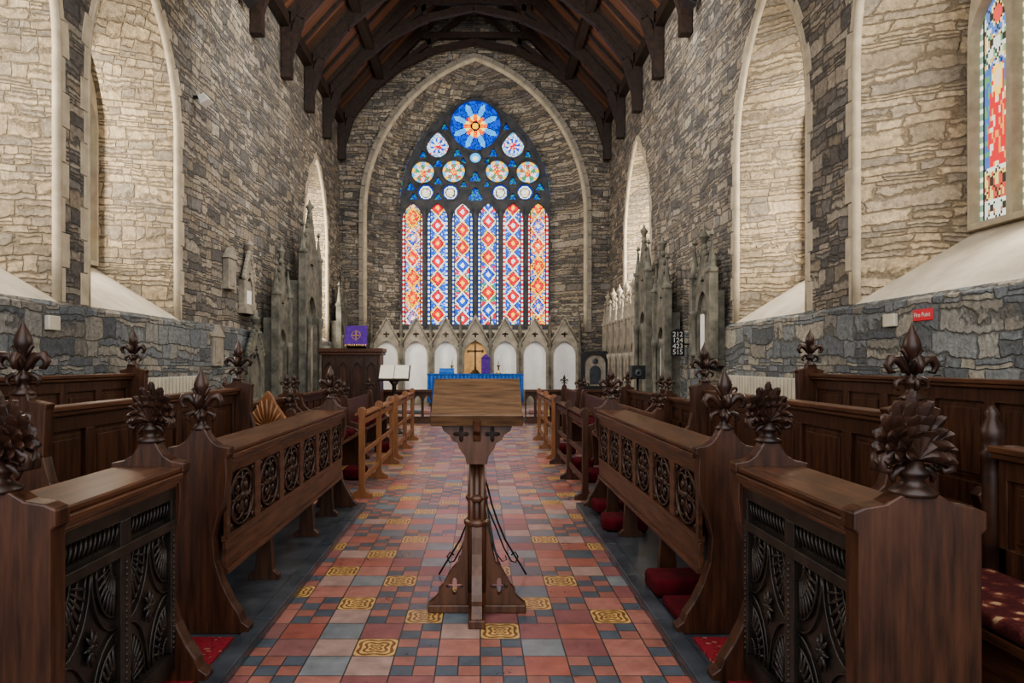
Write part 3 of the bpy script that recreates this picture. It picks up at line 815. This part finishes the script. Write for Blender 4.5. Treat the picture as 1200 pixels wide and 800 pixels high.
# ---- mid zone
def open_desk(s,plane,y0,y1,mat,label):
    root=thing('open_rail_desk',label,'prayer desk',(plane,y0,0),group='open rail desks');L=y1-y0
    def bx(mb,u0,u1,a,b,z0,z1): mb.box(min(s*u0,s*u1),max(s*u0,s*u1),a,b,z0,z1)
    n=2
    for k in range(n+1):
        y=k*(L-.06)/n
        mb=MB(); P=[(.10,0),(.10,.04),(.03,.08),(.02,.12),(.02,.84),(.035,.87),(.035,.91),(.01,.94),(-.03,.94),(-.055,.91),(-.055,.87),(-.04,.84),(-.04,.12),(-.05,.08),(-.14,.04),(-.14,0)]
        mb.prism([(s*u,z) for u,z in P],[],y,y+.06,'xz'); mb.obj('post',mat,root,bevel=.005)
    mb=MB(); bx(mb,-.09,.02,.06,L-.06,.845,.87); mb.obj('book_board',mat,root,bevel=.004)
    mb=MB(); bx(mb,-.02,.005,.02,L-.02,.76,.82); bx(mb,-.02,.005,.02,L-.02,.44,.49); bx(mb,-.02,.005,.02,L-.02,.16,.22); mb.obj('rail',mat,root,bevel=.004)
    return root
open_desk(1,-1.06,7.05,9.5,'pine','honey pine open desk rail beside the tiled aisle')
open_desk(1,-1.06,9.9,12.4,'pine','honey pine open desk rail beside the tiled aisle')
open_desk(-1,1.22,6.95,9.5,'oakv','dark oak open desk rail beside the tiled aisle')
open_desk(-1,1.22,9.9,12.4,'pine','honey pine open desk rail beside the tiled aisle')
for s,x,ys in((1,-1.75,(7.1,9.9)),(-1,1.95,(7.1,9.9,12.8))):
    for y in ys:
        b=thing('bench','plain dark oak bench with panelled ends','bench',(x,y,0),group='dark benches'); L=2.3
        for yy in(0,L-.06):
            mb=MB(); P=[(.3,0),(.3,.05),(.24,.1),(.26,.45),(.2,.5),(.02,.55),(-.02,.88),(-.04,.92),(-.1,.92),(-.12,.88),(-.12,0)]
            mb.prism([(s*u,z) for u,z in P],[],yy,yy+.06,'xz'); mb.obj('bench_end','oakv',b,bevel=.005)
            mb=MB(); fleur(mb,(-s*.07,yy+.03,.90),.24); mb.obj('poppyhead','oakcarve',b)
        mb=MB(); mb.box(-.15 if s>0 else -.26,.26 if s>0 else .15,.06,L-.06,.42,.45); mb.obj('seat','oakh',b)
        mb=MB(); mb.box(*(sorted((-s*.1,-s*.06))),.06,L-.06,.5,.85); mb.obj('backrest','oakh',b,bevel=.004)
        for k in range(4):
            cushion((x+s*.08,y+.35+k*.52,.452),.3,.4,.07,'velvet','dark red velvet cushion on a dark bench','seat_cushion','cushion','red bench cushions')
for s,x in((1,-2.6),(-1,2.85)):
    for y in(7.3,10.0):
        stall(s,x,y,y+2.4,.92,.26,'low dark oak stall in the choir',zb=0,group='low oak stalls')
for (x,y) in((1.48,8.1),(1.5,9.0),(1.5,10.6),(-1.36,8.3),(-1.36,10.8)):
    cushion((x,y,.002),.26,.34,.14,'velvet','dark red velvet kneeler on the tiled floor','kneeler','kneeler','red kneelers')
r=thing('pine_bench_end','honey pine bench end with scalloped fan top','bench end',(-1.98,6.85,0))
mb=MB(); P=[(-.19,0),(.19,0),(.19,.72),(.20,.80),(.17,.86),(.13,.92),(.08,.99),(.05,1.06),(0,1.12),(-.05,1.06),(-.08,.99),(-.13,.92),(-.17,.86),(-.20,.80),(-.19,.72)]
mb.prism(P,[],0,.06,'xz'); mb.obj('end_board','pine',r,bevel=.006)
mb=MB()
for k in range(9):
    a=-1.2+2.4*k/8; mb.tube([(0,-.005,.74),(.15*sin(a)*.8,-.012,.74+.15*cos(a)),(.2*sin(a)*.9,-.005,.74+.3*cos(a)*(.8+.2*cos(a)))],[.006,.016,.008],6)
mb.obj('carved_fan','pine',r)

for x0,x1 in((-3.6,-.95),(1.2,3.6)):
    r=thing('altar_rail','dark oak communion rail with pointed arcading','altar rail',(x0,15.8,0),group='communion rails');L=x1-x0
    mb=MB();mb.box(0,L,-.07,.07,.72,.78);mb.obj('top_rail','oakh',r,bevel=.006)
    mb=MB();mb.box(0,L,-.05,.05,0,.12);mb.obj('plinth','oakh',r)
    n=int(L/.22);p=L/n
    mb=MB();mb.prism([(0,.12),(L,.12),(L,.72),(0,.72)],[archpts(p*(k+.5),p/2-.03,.16,.5,.14,5) for k in range(n)],-.02,.02,'xz')
    mb.obj('arcading','oakv',r)

# ---- lectern
LX0,LY0=.135,3.86
r=thing('lectern','tall oak gothic lectern with sloping worn book board','lectern',(LX0,LY0,0))
prof=[(.27,0),(.27,.025),(.265,.05),(.235,.075),(.215,.10),(.215,.125),(.19,.15),(.165,.20),(.14,.24),(.10,.28),(.085,.34),(.07,.43),(.055,.50),(.05,.52)]
full=[(u,z) for u,z in prof]+[(-u,z) for u,z in reversed(prof)]
hl=[quatre(sx*.125,.145,.050) for sx in(-1,1)]
mb=MB(); mb.prism(full,hl,-.028,.028,'xz'); mb.obj('foot_bracket','oakmid',r,bevel=.004)
mb=MB(); mb.prism(full,hl,-.028,.028,'yz'); mb.obj('foot_bracket','oakmid',r,bevel=.004)
mb=MB(); mb.box(-.275,.275,-.045,.045,0,.045); mb.box(-.045,.045,-.275,.275,.0,.045); mb.lathe([(.065,.0),(.065,.05),(.055,.14)],(0,0,0),8); mb.obj('base','oakmid',r,bevel=.006)
mb=MB()
for k in range(4):
    a=pi/4+k*pi/2; mb.lathe([(.020,.12),(.020,.93)],(.044*cos(a),.044*sin(a),0),10)
mb.lathe([(.032,.1),(.032,.93)],(0,0,0),10)
for z in(.50,.885): mb.lathe([(.055,z-.02),(.074,z-.005),(.074,z+.012),(.055,z+.028)],(0,0,0),16)
mb.lathe([(.055,.62),(.066,.64),(.055,.66)],(0,0,0),16)
mb.obj('clustered_shaft','oakmid',r)
bp=[(.055,.845),(.065,.89),(.095,.93),(.105,.96),(.135,.975),(.15,1.005),(.185,1.03),(.195,1.06),(.215,1.09)]
bf=[(u,z) for u,z in bp]+[(-u,z) for u,z in reversed(bp)]
mb=MB(); mb.prism(bf,[quatre(-.085,1.01,.045),quatre(.085,1.01,.045)],-.125,-.085,'xz'); mb.prism(bf,[],-.03,.03,'xz'); mb.box(-.05,.05,-.1,0,.88,1.09); mb.obj('head_bracket','oakmid',r,bevel=.004)
mb=MB(); mb.prism([(u,z) for u,z in bf],[],-.02,.02,'yz'); mb.obj('head_bracket','oakmid',r,bevel=.004)
T=Matrix.Translation((0,0,1.20))@Matrix.Rotation(math.radians(32),4,'X')
mb=MB(); mb.T=T; mb.box(-.247,.247,-.19,.16,-.0,.03); mb.obj('book_board','oaktop',r,bevel=.006)
mb=MB(); mb.T=T; mb.box(-.25,.25,-.225,-.19,-.03,.045); mb.box(-.22,.22,-.18,.14,-.05,-.001); mb.obj('book_ledge','oaktop',r,bevel=.006)
mb=MB()
mb.box(-.2,.2,-.14,.12,1.085,1.105); 
for sx in(-1,1): mb.prism([(-.14,1.10),(.12,1.10),(.12,1.22),(-.14,1.05)],[],sx*.18-.01,sx*.18+.01,'yz')
mb.obj('desk_frame','oakmid',r,bevel=.003)
ms=thing('folding_music_stand','black scrolled wrought iron wire stand behind lectern','music stand',(.17,4.45,0))
mb=MB(); mb.tube([(0,0,.05),(0,0,.78)],.009,8); mb.tube([(.015,0,.78),(.03,0,.84),(0,0,.86),(-.02,0,.83)],.006,6)
mb.obj('pole','black',ms)
for k in range(4):
    a=(.15,pi-.15,pi/2+.3,-pi/2+.5)[k]
    def q(rr,z,da=0): return (rr*cos(a+da),rr*sin(a+da),z)
    mb=MB()
    mb.tube([q(0,.70),q(.03,.60),q(.06,.48),q(.10,.36),q(.15,.24),q(.21,.14),q(.26,.06),q(.29,.008)],.006,6)
    mb.tube([q(0,.56),q(.04,.44),q(.09,.32),q(.14,.19),q(.19,.10),q(.22,.09),q(.235,.13),q(.215,.16),q(.19,.14)],.005,6)
    mb.tube([q(0,.40),q(.04,.28),q(.08,.17),q(.13,.10),q(.16,.11),q(.15,.14)],.004,6)
    mb.obj('leg','black',ms)

# ---- reredos
r=thing('reredos','grey stone arcaded reredos with white panels and gables','reredos',(.03,YE-.32,.22))
n=7;p=.87
for k in range(n):
    x=(k-3)*p; ctr=(k==3)
    mb=MB()
    outerp=[(x-p/2,0),(x+p/2,0),(x+p/2,1.72),(x+.10,2.35 if not ctr else 2.45),(x,2.48 if not ctr else 2.6),(x-.10,2.35 if not ctr else 2.45),(x-p/2,1.72)]
    mb.prism(outerp,[archpts(x,.33,.40,1.40,.42,7),quatre(x,2.02,.10,20)],0,.10,'xz')
    mb.tube([(x-p/2,-.02,1.72),(x,-.02,2.5),(x+p/2,-.02,1.72)],.035,6)
    for q in range(4):
        t=(q+.6)/4.4
        for sx in(-1,1): mb.ell((x+sx*p/2*(1-t),-.02,1.72+.78*t+.04),(.035,.03,.045),None,6,4)
    mb.obj('canopy','tomblight',r)
    mb=MB(); mb.box(x-.36,x+.36,.105,.13,.36,1.9); mb.obj('niche_panel','gold' if ctr else 'marble',r)
for k in range(n+1):
    x=(k-3.5)*p
    mb=MB(); mb.box(x-.04,x+.04,-.08,.1,0,1.7); mb.box(x-.065,x+.065,-.1,.1,0,.12)
    mb.lathe([(.075,1.65),(.08,1.73),(.05,1.79),(.045,2.0),(.065,2.03),(.02,2.45),(.035,2.5),(.002,2.62)],(x,0,0),6)
    mb.obj('pinnacle','tomb',r)
mb=MB(); mb.box(-n*p/2,n*p/2,-.04,.2,0,.36); mb.obj('plinth','tomblight',r)

# ---- altar
r=thing('altar','altar with bright blue frontal cloth','altar',(.03,18.9,.22))
mb=MB(); mb.box(-1.25,1.25,-.35,.35,.0,.84); mb.obj('body','oakh',r)
mb=MB(); mb.box(-1.3,1.3,-.37,-.352,.10,.86);
for k in range(26): mb.tube([(-1.28+k*.102,-.375,.1),(-1.28+k*.102,-.375,.84)],.018,6)
mb.obj('frontal','blue',r)
mb=MB(); mb.box(-1.32,1.32,-.385,.38,.86,.88); mb.obj('altar_cloth','blue',r)
AZ=1.10
r2=thing('altar_cross','tall dark bronze cross on stepped foot on altar','cross',(.03,19.05,AZ))
mb=MB(); mb.lathe([(.13,0),(.13,.03),(.09,.04),(.09,.08),(.03,.12),(.03,.18)],(0,0,0),12); mb.obj('foot','bronze',r2)
mb=MB(); mb.box(-.025,.025,-.02,.02,.16,.90); mb.box(-.20,.20,-.02,.02,.60,.65)
for c in((-.20,.625),(.20,.625),(0,.90)): mb.ell((c[0],0,c[1]),(.04,.03,.04))
mb.obj('cross_arms','bronze',r2)
for x in(-.62,.68):
    c=thing('candlestick','brass candlestick with white candle on the altar','candlestick',(x,19.05,AZ),group='altar candlesticks')
    mb=MB(); mb.lathe([(.07,0),(.07,.02),(.02,.05),(.03,.1),(.02,.18),(.05,.22),(.05,.24)]); mb.obj('stem','brass',c)
    mb=MB(); mb.lathe([(.02,.24),(.02,.5),(.004,.52)]); mb.obj('candle','white',c)
cb=MB(); cb.box(-.12,.12,-.09,.09,0,.42); cb.prism([(-.14,.42),(.14,.42),(0,.55)],[],-.1,.1,'xz'); tag(cb.obj('veiled_box','purple',None,.01,(.32,18.75,AZ+.002)),'small gabled box draped in purple veil on altar','veiled box')
bk=MB(); bk.box(-.2,.2,-.14,.14,0,.05); bk.T=Matrix.Rotation(.6,4,'X'); bk.box(-.2,.2,-.12,.14,.06,.09); tag(bk.obj('altar_book','blue',None,.005,(-.75,18.72,AZ+.002)),'blue service book on a low stand on the altar','book')

# pulpit desk with purple fall
r=thing('reading_desk','tall dark panelled reading desk with arcaded front','reading desk',(-2.5,14.3,0))
mb=MB(); mb.box(-.6,.6,-.28,.28,0,1.62); mb.obj('body','oakv',r,bevel=.01)
mb=MB()
for k in range(4):
    x=-.43+k*.287; mb.prism([(x-.12,.2),(x+.12,.2),(x+.12,1.5),(x-.12,1.5)],[archpts(x,.09,.28,1.25,.16,5)],-.32,-.281,'xz')
mb.obj('front_tracery','oakcarve',r)
mb=MB(); mb.box(-.66,.66,-.34,.34,1.62,1.70); mb.box(-.64,.64,-.32,.32,1.56,1.62); mb.obj('cornice','oakh',r,bevel=.01)
b=thing('pulpit_fall','purple cloth fall embroidered with gold cross','cloth',(-2.38,14.1,1.70))
mb=MB(); mb.T=Matrix.Rotation(-.3,4,'X'); mb.box(-.23,.23,-.2,-.18,.0,.42); mb.obj('cloth','purple',b)
mb=MB(); mb.T=Matrix.Rotation(-.3,4,'X'); mb.box(-.012,.012,-.206,-.198,.10,.32); mb.box(-.07,.07,-.206,-.198,.2,.222)
for k in range(12): mb.ell((-.21+k*.038,-.2,.0),(.012,.01,.03))
mb.tube([(.09*cos(t),-.2,.217+.09*sin(t)) for t in [2*pi*k/16 for k in range(16)]],.006,5,True)
mb.obj('gold_embroidery','brass',b)
mb=MB(); mb.T=Matrix.Rotation(-.3,4,'X'); mb.box(-.2,.2,-.17,.1,.0,.03); mb.obj('lining','oakv',b)

r=thing('book_lectern','dark turned lectern carrying a white-clothed book rest','lectern',(-1.55,13.6,0))
mb=MB(); mb.lathe([(.24,0),(.24,.05),(.1,.1),(.05,.2),(.04,.5),(.07,.55),(.04,.6),(.045,.95),(.12,1.05)],(0,0,0),14); mb.obj('pedestal','oakblack',r)
T=Matrix.Translation((0,0,1.2))@Matrix.Rotation(.75,4,'X')
mb=MB(); mb.T=T; mb.box(-.31,.31,-.2,.22,-.03,0); mb.obj('book_rest','oakblack',r)
mb=MB(); mb.T=T; mb.box(-.29,-.005,-.18,.2,0.001,.03); mb.box(.005,.29,-.18,.2,.001,.03); mb.obj('cloth','paper',r,bevel=.008)

def monument(s,y0,y1,z0,zspring,ztop,depth,mat,label,panel='tomb',shafts=True,pin=True):
    X=4.0*s-s*.06 if z0<1.9 else 4.0*s
    r=thing('wall_monument',label,'wall monument',(X,(y0+y1)/2,z0)); w=(y1-y0)/2; H=zspring-z0; T_=ztop-z0
    d=-s*depth
    def bx(mb,a,b,y_,y2,z_,z2): mb.box(min(a,b),max(a,b),y_,y2,z_,z2)
    mb=MB()
    gb=[(-w,0),(w,0),(w,H),(w*.55,H+(T_-H)*.5),(0,T_),(-w*.55,H+(T_-H)*.5),(-w,H)]
    mb.prism(gb,[archpts(0,w*.58,H*.12,H*.72,w*.8,7),quatre(0,H+(T_-H)*.22,w*.2,20)],d*.55,d*.75,'yz')
    for q in range(7):
        t=(q+.5)/7
        for sy in(-1,1):
            yy=w*(1-t*.9) if t<.5 else w*.55*(1-t)*2
            mb.ell((d*.65,sy*yy,H+(T_-H)*t),(.05,.06,.07),None,6,4)
    mb.lathe([(.04,-.08),(.05,.06),(.09,.12),(.03,.2),(.002,.3)],(d*.65,0,T_),8)
    mb.obj('gabled_canopy',mat,r,bevel=.01)
    mb=MB(); bx(mb,0,d*.56,-w*.98,w*.98,.0,H*.98); mb.obj('back_block',mat,r)
    mb=MB(); bx(mb,d*.56,d*.62,-w*.5,w*.5,H*.14,H*.7); mb.obj('inscription_panel',panel,r)
    mb=MB(); bx(mb,0,d*1.05,-w*1.08,w*1.08,-.0,.10); bx(mb,0,d*.9,-w*1.02,w*1.02,.10,.18)
    mb.obj('plinth',mat,r,bevel=.01)
    if pin:
        for sy in(-1,1):
            mb=MB(); hh=H+(T_-H)*.35
            mb.box(d*.7-.07,d*.7+.07,sy*w-.07,sy*w+.07,.12,hh)
            mb.lathe([(.11,0),(.11,.06),(.07,.08),(.01,.55),(.05,.58),(.002,.68)],(d*.7,sy*w,hh-.01),6)
            mb.obj('pinnacle',mat,r,bevel=.008)
    if shafts:
        for sy in(-1,1):
            mb=MB(); mb.lathe([(.07,.15),(.07,.2),(.04,.24),(.04,H*.66),(.07,H*.7),(.08,H*.75)],(d*.85,sy*w*.74,0),10)
            mb.obj('shaft',mat,r)
    return r
monument(-1,14.3,15.7,.0,3.2,4.7,.55,'tomb','tall weathered grey gothic monument with steep gable','tomblight')
monument(-1,12.9,13.7,.3,2.3,3.45,.35,'tomb','grey gothic wall monument with crocketed gable')
monument(-1,11.75,12.3,2.25,2.85,3.35,.14,'tomblight','small pale wall tablet with pointed top','marble',False,False)
monument(-1,11.6,12.5,.6,1.5,2.05,.2,'tomb','low pointed stone wall recess','tomb',False,False)
monument(-1,18.85,19.7,.9,2.6,3.7,.3,'tomb','narrow grey gothic wall monument near the altar')
monument(1,10.55,11.4,1.35,2.55,3.3,.28,'tomb','gothic wall monument with white inscribed panel','marble')
monument(1,12.9,13.7,.2,2.4,3.6,.35,'tomb','tall dark gothic monument with crocketed gable','marble')
monument(1,14.2,15.1,.2,2.9,4.1,.4,'tomb','tall weathered gothic monument with steep spire')
for k in range(5):
    monument(1,15.45+k*.78,16.15+k*.78,.25,2.1,3.1,.35,'tomblight','canopied stone sedilia seat with spiky pinnacles','tomb')
for s,y,z,w,hh in((-1,11.2,2.6,.35,.5),(-1,10.6,1.35,.4,.45)):
    r=thing('wall_tablet','pale carved stone memorial tablet on the wall','memorial tablet',(s*4.0,y,z))
    mb=MB(); mb.box(*sorted((0,-s*.1)),-w/2,w/2,0,hh); mb.prism([(-w/2-.04,hh),(w/2+.04,hh),(0,hh+.2)],[],0,-s*.12,'yz'); mb.obj('surround','tomblight',r,bevel=.008)
    mb=MB(); mb.box(*sorted((-s*.1,-s*.108)),-w/2+.06,w/2-.06,.06,hh-.06); mb.obj('panel','tomblight',r)

def radiator(s,y0,y1):
    r=thing('radiator','long cream column radiator against the stone wall','radiator',(s*3.84,y0,0),group='cream radiators')
    n=int((y1-y0)/.1)
    mb=MB()
    for k in range(n): mb.box(-.05,.05,k*.1,k*.1+.07,.52,1.22)
    mb.box(-.03,.03,0,n*.1-.03,.56,.62); mb.box(-.03,.03,0,n*.1-.03,1.12,1.18)
    mb.obj('body','cream',r,bevel=.012)
    for y in(.1,n*.1-.2):
        mb=MB(); mb.box(-.03,.03,y,y+.04,0,.53); mb.obj('leg','cream',r)
radiator(-1,7.6,9.6); radiator(1,7.6,10.2)

def textobj(body,size,mat,name,parent,loc,rot):
    cu=bpy.data.curves.new(name,'FONT'); cu.body=body; cu.size=size; cu.align_x='CENTER'; cu.align_y='CENTER'; cu.extrude=.001
    cu.space_line=.85
    t=bpy.data.objects.new(name,cu); COL.objects.link(t)
    dg=bpy.context.evaluated_depsgraph_get(); me=bpy.data.meshes.new_from_object(t.evaluated_get(dg))
    bpy.data.objects.remove(t); me.materials.clear(); me.materials.append(MAT[mat])
    o=bpy.data.objects.new(name,me); COL.objects.link(o); o.parent=parent; o.location=loc; o.rotation_euler=rot; return o
rotR=(pi/2,0,-pi/2)
r=thing('fire_point_sign','small red sign with white Fire Point lettering','sign',(3.937,5.83,1.81))
mb=MB(); mb.box(-.006,.003,-.13,.13,-.05,.05); mb.obj('plate','red',r,bevel=.004)
textobj('Fire Point',.055,'white','lettering',r,(-.009,0,0),rotR)
mb=MB(); mb.box(-.04,0,-.09,.09,-.06,.06); tag(mb.obj('junction_box','cream',None,.01,(3.941,6.27,1.79)),'small cream junction box on stone wall','junction box')
mb=MB(); mb.box(0,.05,-.09,.09,-.07,.07); tag(mb.obj('wall_box','cream',None,.01,(-3.94,6.5,1.78)),'small beige box on stone wall','wall box')
for s,y,z,m in((-1,9.9,5.25,'white'),(-1,11.8,7.75,'black'),(1,11.9,7.75,'black')):
    r=thing('floodlight','small %s floodlight bracketed to the stone wall'%m,'floodlight',(s*4.0,y,z)); 
    k=.7 if m=='white' else 1
    mb=MB(); mb.box(*sorted((0,-s*.12)),-.02,.02,-.02,.02); mb.obj('bracket','black',r)
    mb=MB(); mb.T=Matrix.Translation((-s*.16,0,-.03))@Matrix.Rotation(s*.5,4,'Y')@Matrix.Scale(k,4); mb.prism([(-.10,-.08),(.10,-.08),(.07,.08),(-.07,.08)],[],-.12,.12,'xz'); mb.box(-.11,.11,-.13,.13,-.1,-.08); mb.obj('lamp_housing',m,r,bevel=.01)
r=thing('hymn_board','black hymn board with white number cards','hymn board',(3.72,12.3,1.52))
mb=MB(); mb.box(-.12,.12,0,.03,0,.44); mb.prism([(-.12,.44),(.12,.44),(0,.50)],[],0,.03,'xz'); mb.obj('board','black',r)
mb=MB(); mb.box(.09,.225,.0,.02,.2,.23); mb.obj('wall_bracket','black',r)
textobj('212\n124\n423\n515',.125,'white','number_card',r,(0,-.006,.23),(pi/2,0,0))
r=thing('framed_banner','dark frame with pale panel and dark arched emblem','framed banner',(3.3,18.6,.22))
mb=MB(); mb.prism([(-.4,.45),(.4,.45),(.4,1.4),(.3,1.5),(-.3,1.5),(-.4,1.4)],[archpts(0,.28,.55,1.15,.25,7)],-.04,.04,'xz'); mb.obj('frame','black',r)
mb=MB(); mb.box(-.34,.34,0,.02,.5,1.44); mb.obj('panel','tomblight',r)
mb=MB(); mb.prism(archpts(0,.15,.60,.95,.16,6),[],-.012,-.001,'xz'); mb.ell((0,-.006,1.22),(.08,.008,.08)); mb.obj('emblem','slate',r)
for q in(-1,1):
    mb=MB(); mb.box(q*.34-.04,q*.34+.04,-.05,.05,0,.46); mb.obj('leg','black',r)
x,z=3.1,1.35
r=thing('loudspeaker','small black loudspeaker on a slim stand','loudspeaker',(x,12.75,0))
mb=MB(); mb.box(-.13,.13,-.1,.1,z-.25,z); mb.obj('cabinet','black',r,bevel=.01)
mb=MB(); mb.lathe([(.2,0),(.2,.02),(.02,.05),(.02,z-.24)]); mb.obj('stand','black',r)
mb=MB(); mb.T=Matrix.Translation((0,-.105,z-.14))@Matrix.Rotation(pi/2,4,'X'); mb.lathe([(.08,0),(.06,.01),(.02,.0)]); mb.obj('driver','slate',r)

# ------------------------------------------------------------------ lights
def area(name,loc,rot,sx,sy,e,col):
    l=bpy.data.lights.new(name,'AREA'); l.shape='RECTANGLE'; l.size=sx;l.size_y=sy;l.energy=e;l.color=col
    o=bpy.data.objects.new(name,l); COL.objects.link(o); o.location=loc; o.rotation_euler=rot; return o
W=(1.0,.92,.79)
for s,wins in((-1,WIN_L),(1,WIN_R)):
    for k,(a,b) in enumerate(wins):
        c=(a+b)/2
        if s>0 and k==0:
            area('daylight_and_fill',(4.85,5.45,3.9),(0,pi/2,0),3.0,.6,110,W)
        else:
            area('daylight_and_fill',(s*4.86,c,4.1),(0,s*pi/2,0),2.8,1.4,120 if k<2 else 260,W)
area('daylight_and_fill',(0,-.9,4.6),(pi/2,0,0),7,7,350,(1,.98,.97))  # added fill lamp behind the camera, no window there
area('daylight_and_fill',(0,2.5,8.2),(0,0,0),5,4,190,(1,.99,.98))  # added overhead fill facing down, not a real source
area('daylight_and_fill',(0,10.5,8.0),(math.radians(52),0,0),5,3,400,(1,.98,.95))  # added fill out of view, tilted east to brighten reredos and end wall
area('daylight_and_fill',(0,8.5,6.7),(pi,0,0),4,5,70,(1,.93,.85))  # added uplight out of view to brighten the roof timbers
w=bpy.data.worlds.new('w'); SC.world=w; w.use_nodes=True
w.node_tree.nodes['Background'].inputs[0].default_value=(.8,.88,1,1); w.node_tree.nodes['Background'].inputs[1].default_value=.7

cam=bpy.data.cameras.new('camera'); cam.lens=24; cam.sensor_width=36; cam.shift_x=38/1200; cam.shift_y=25/1200; cam.clip_start=.05
co=bpy.data.objects.new('camera',cam); COL.objects.link(co); co.location=(.15,0,1.4); co.rotation_euler=(pi/2,0,0)
SC.camera=co
try:
    SC.view_settings.view_transform='AgX'; SC.view_settings.look='AgX - Medium High Contrast'; SC.view_settings.exposure=.15
except Exception as e: print(e)
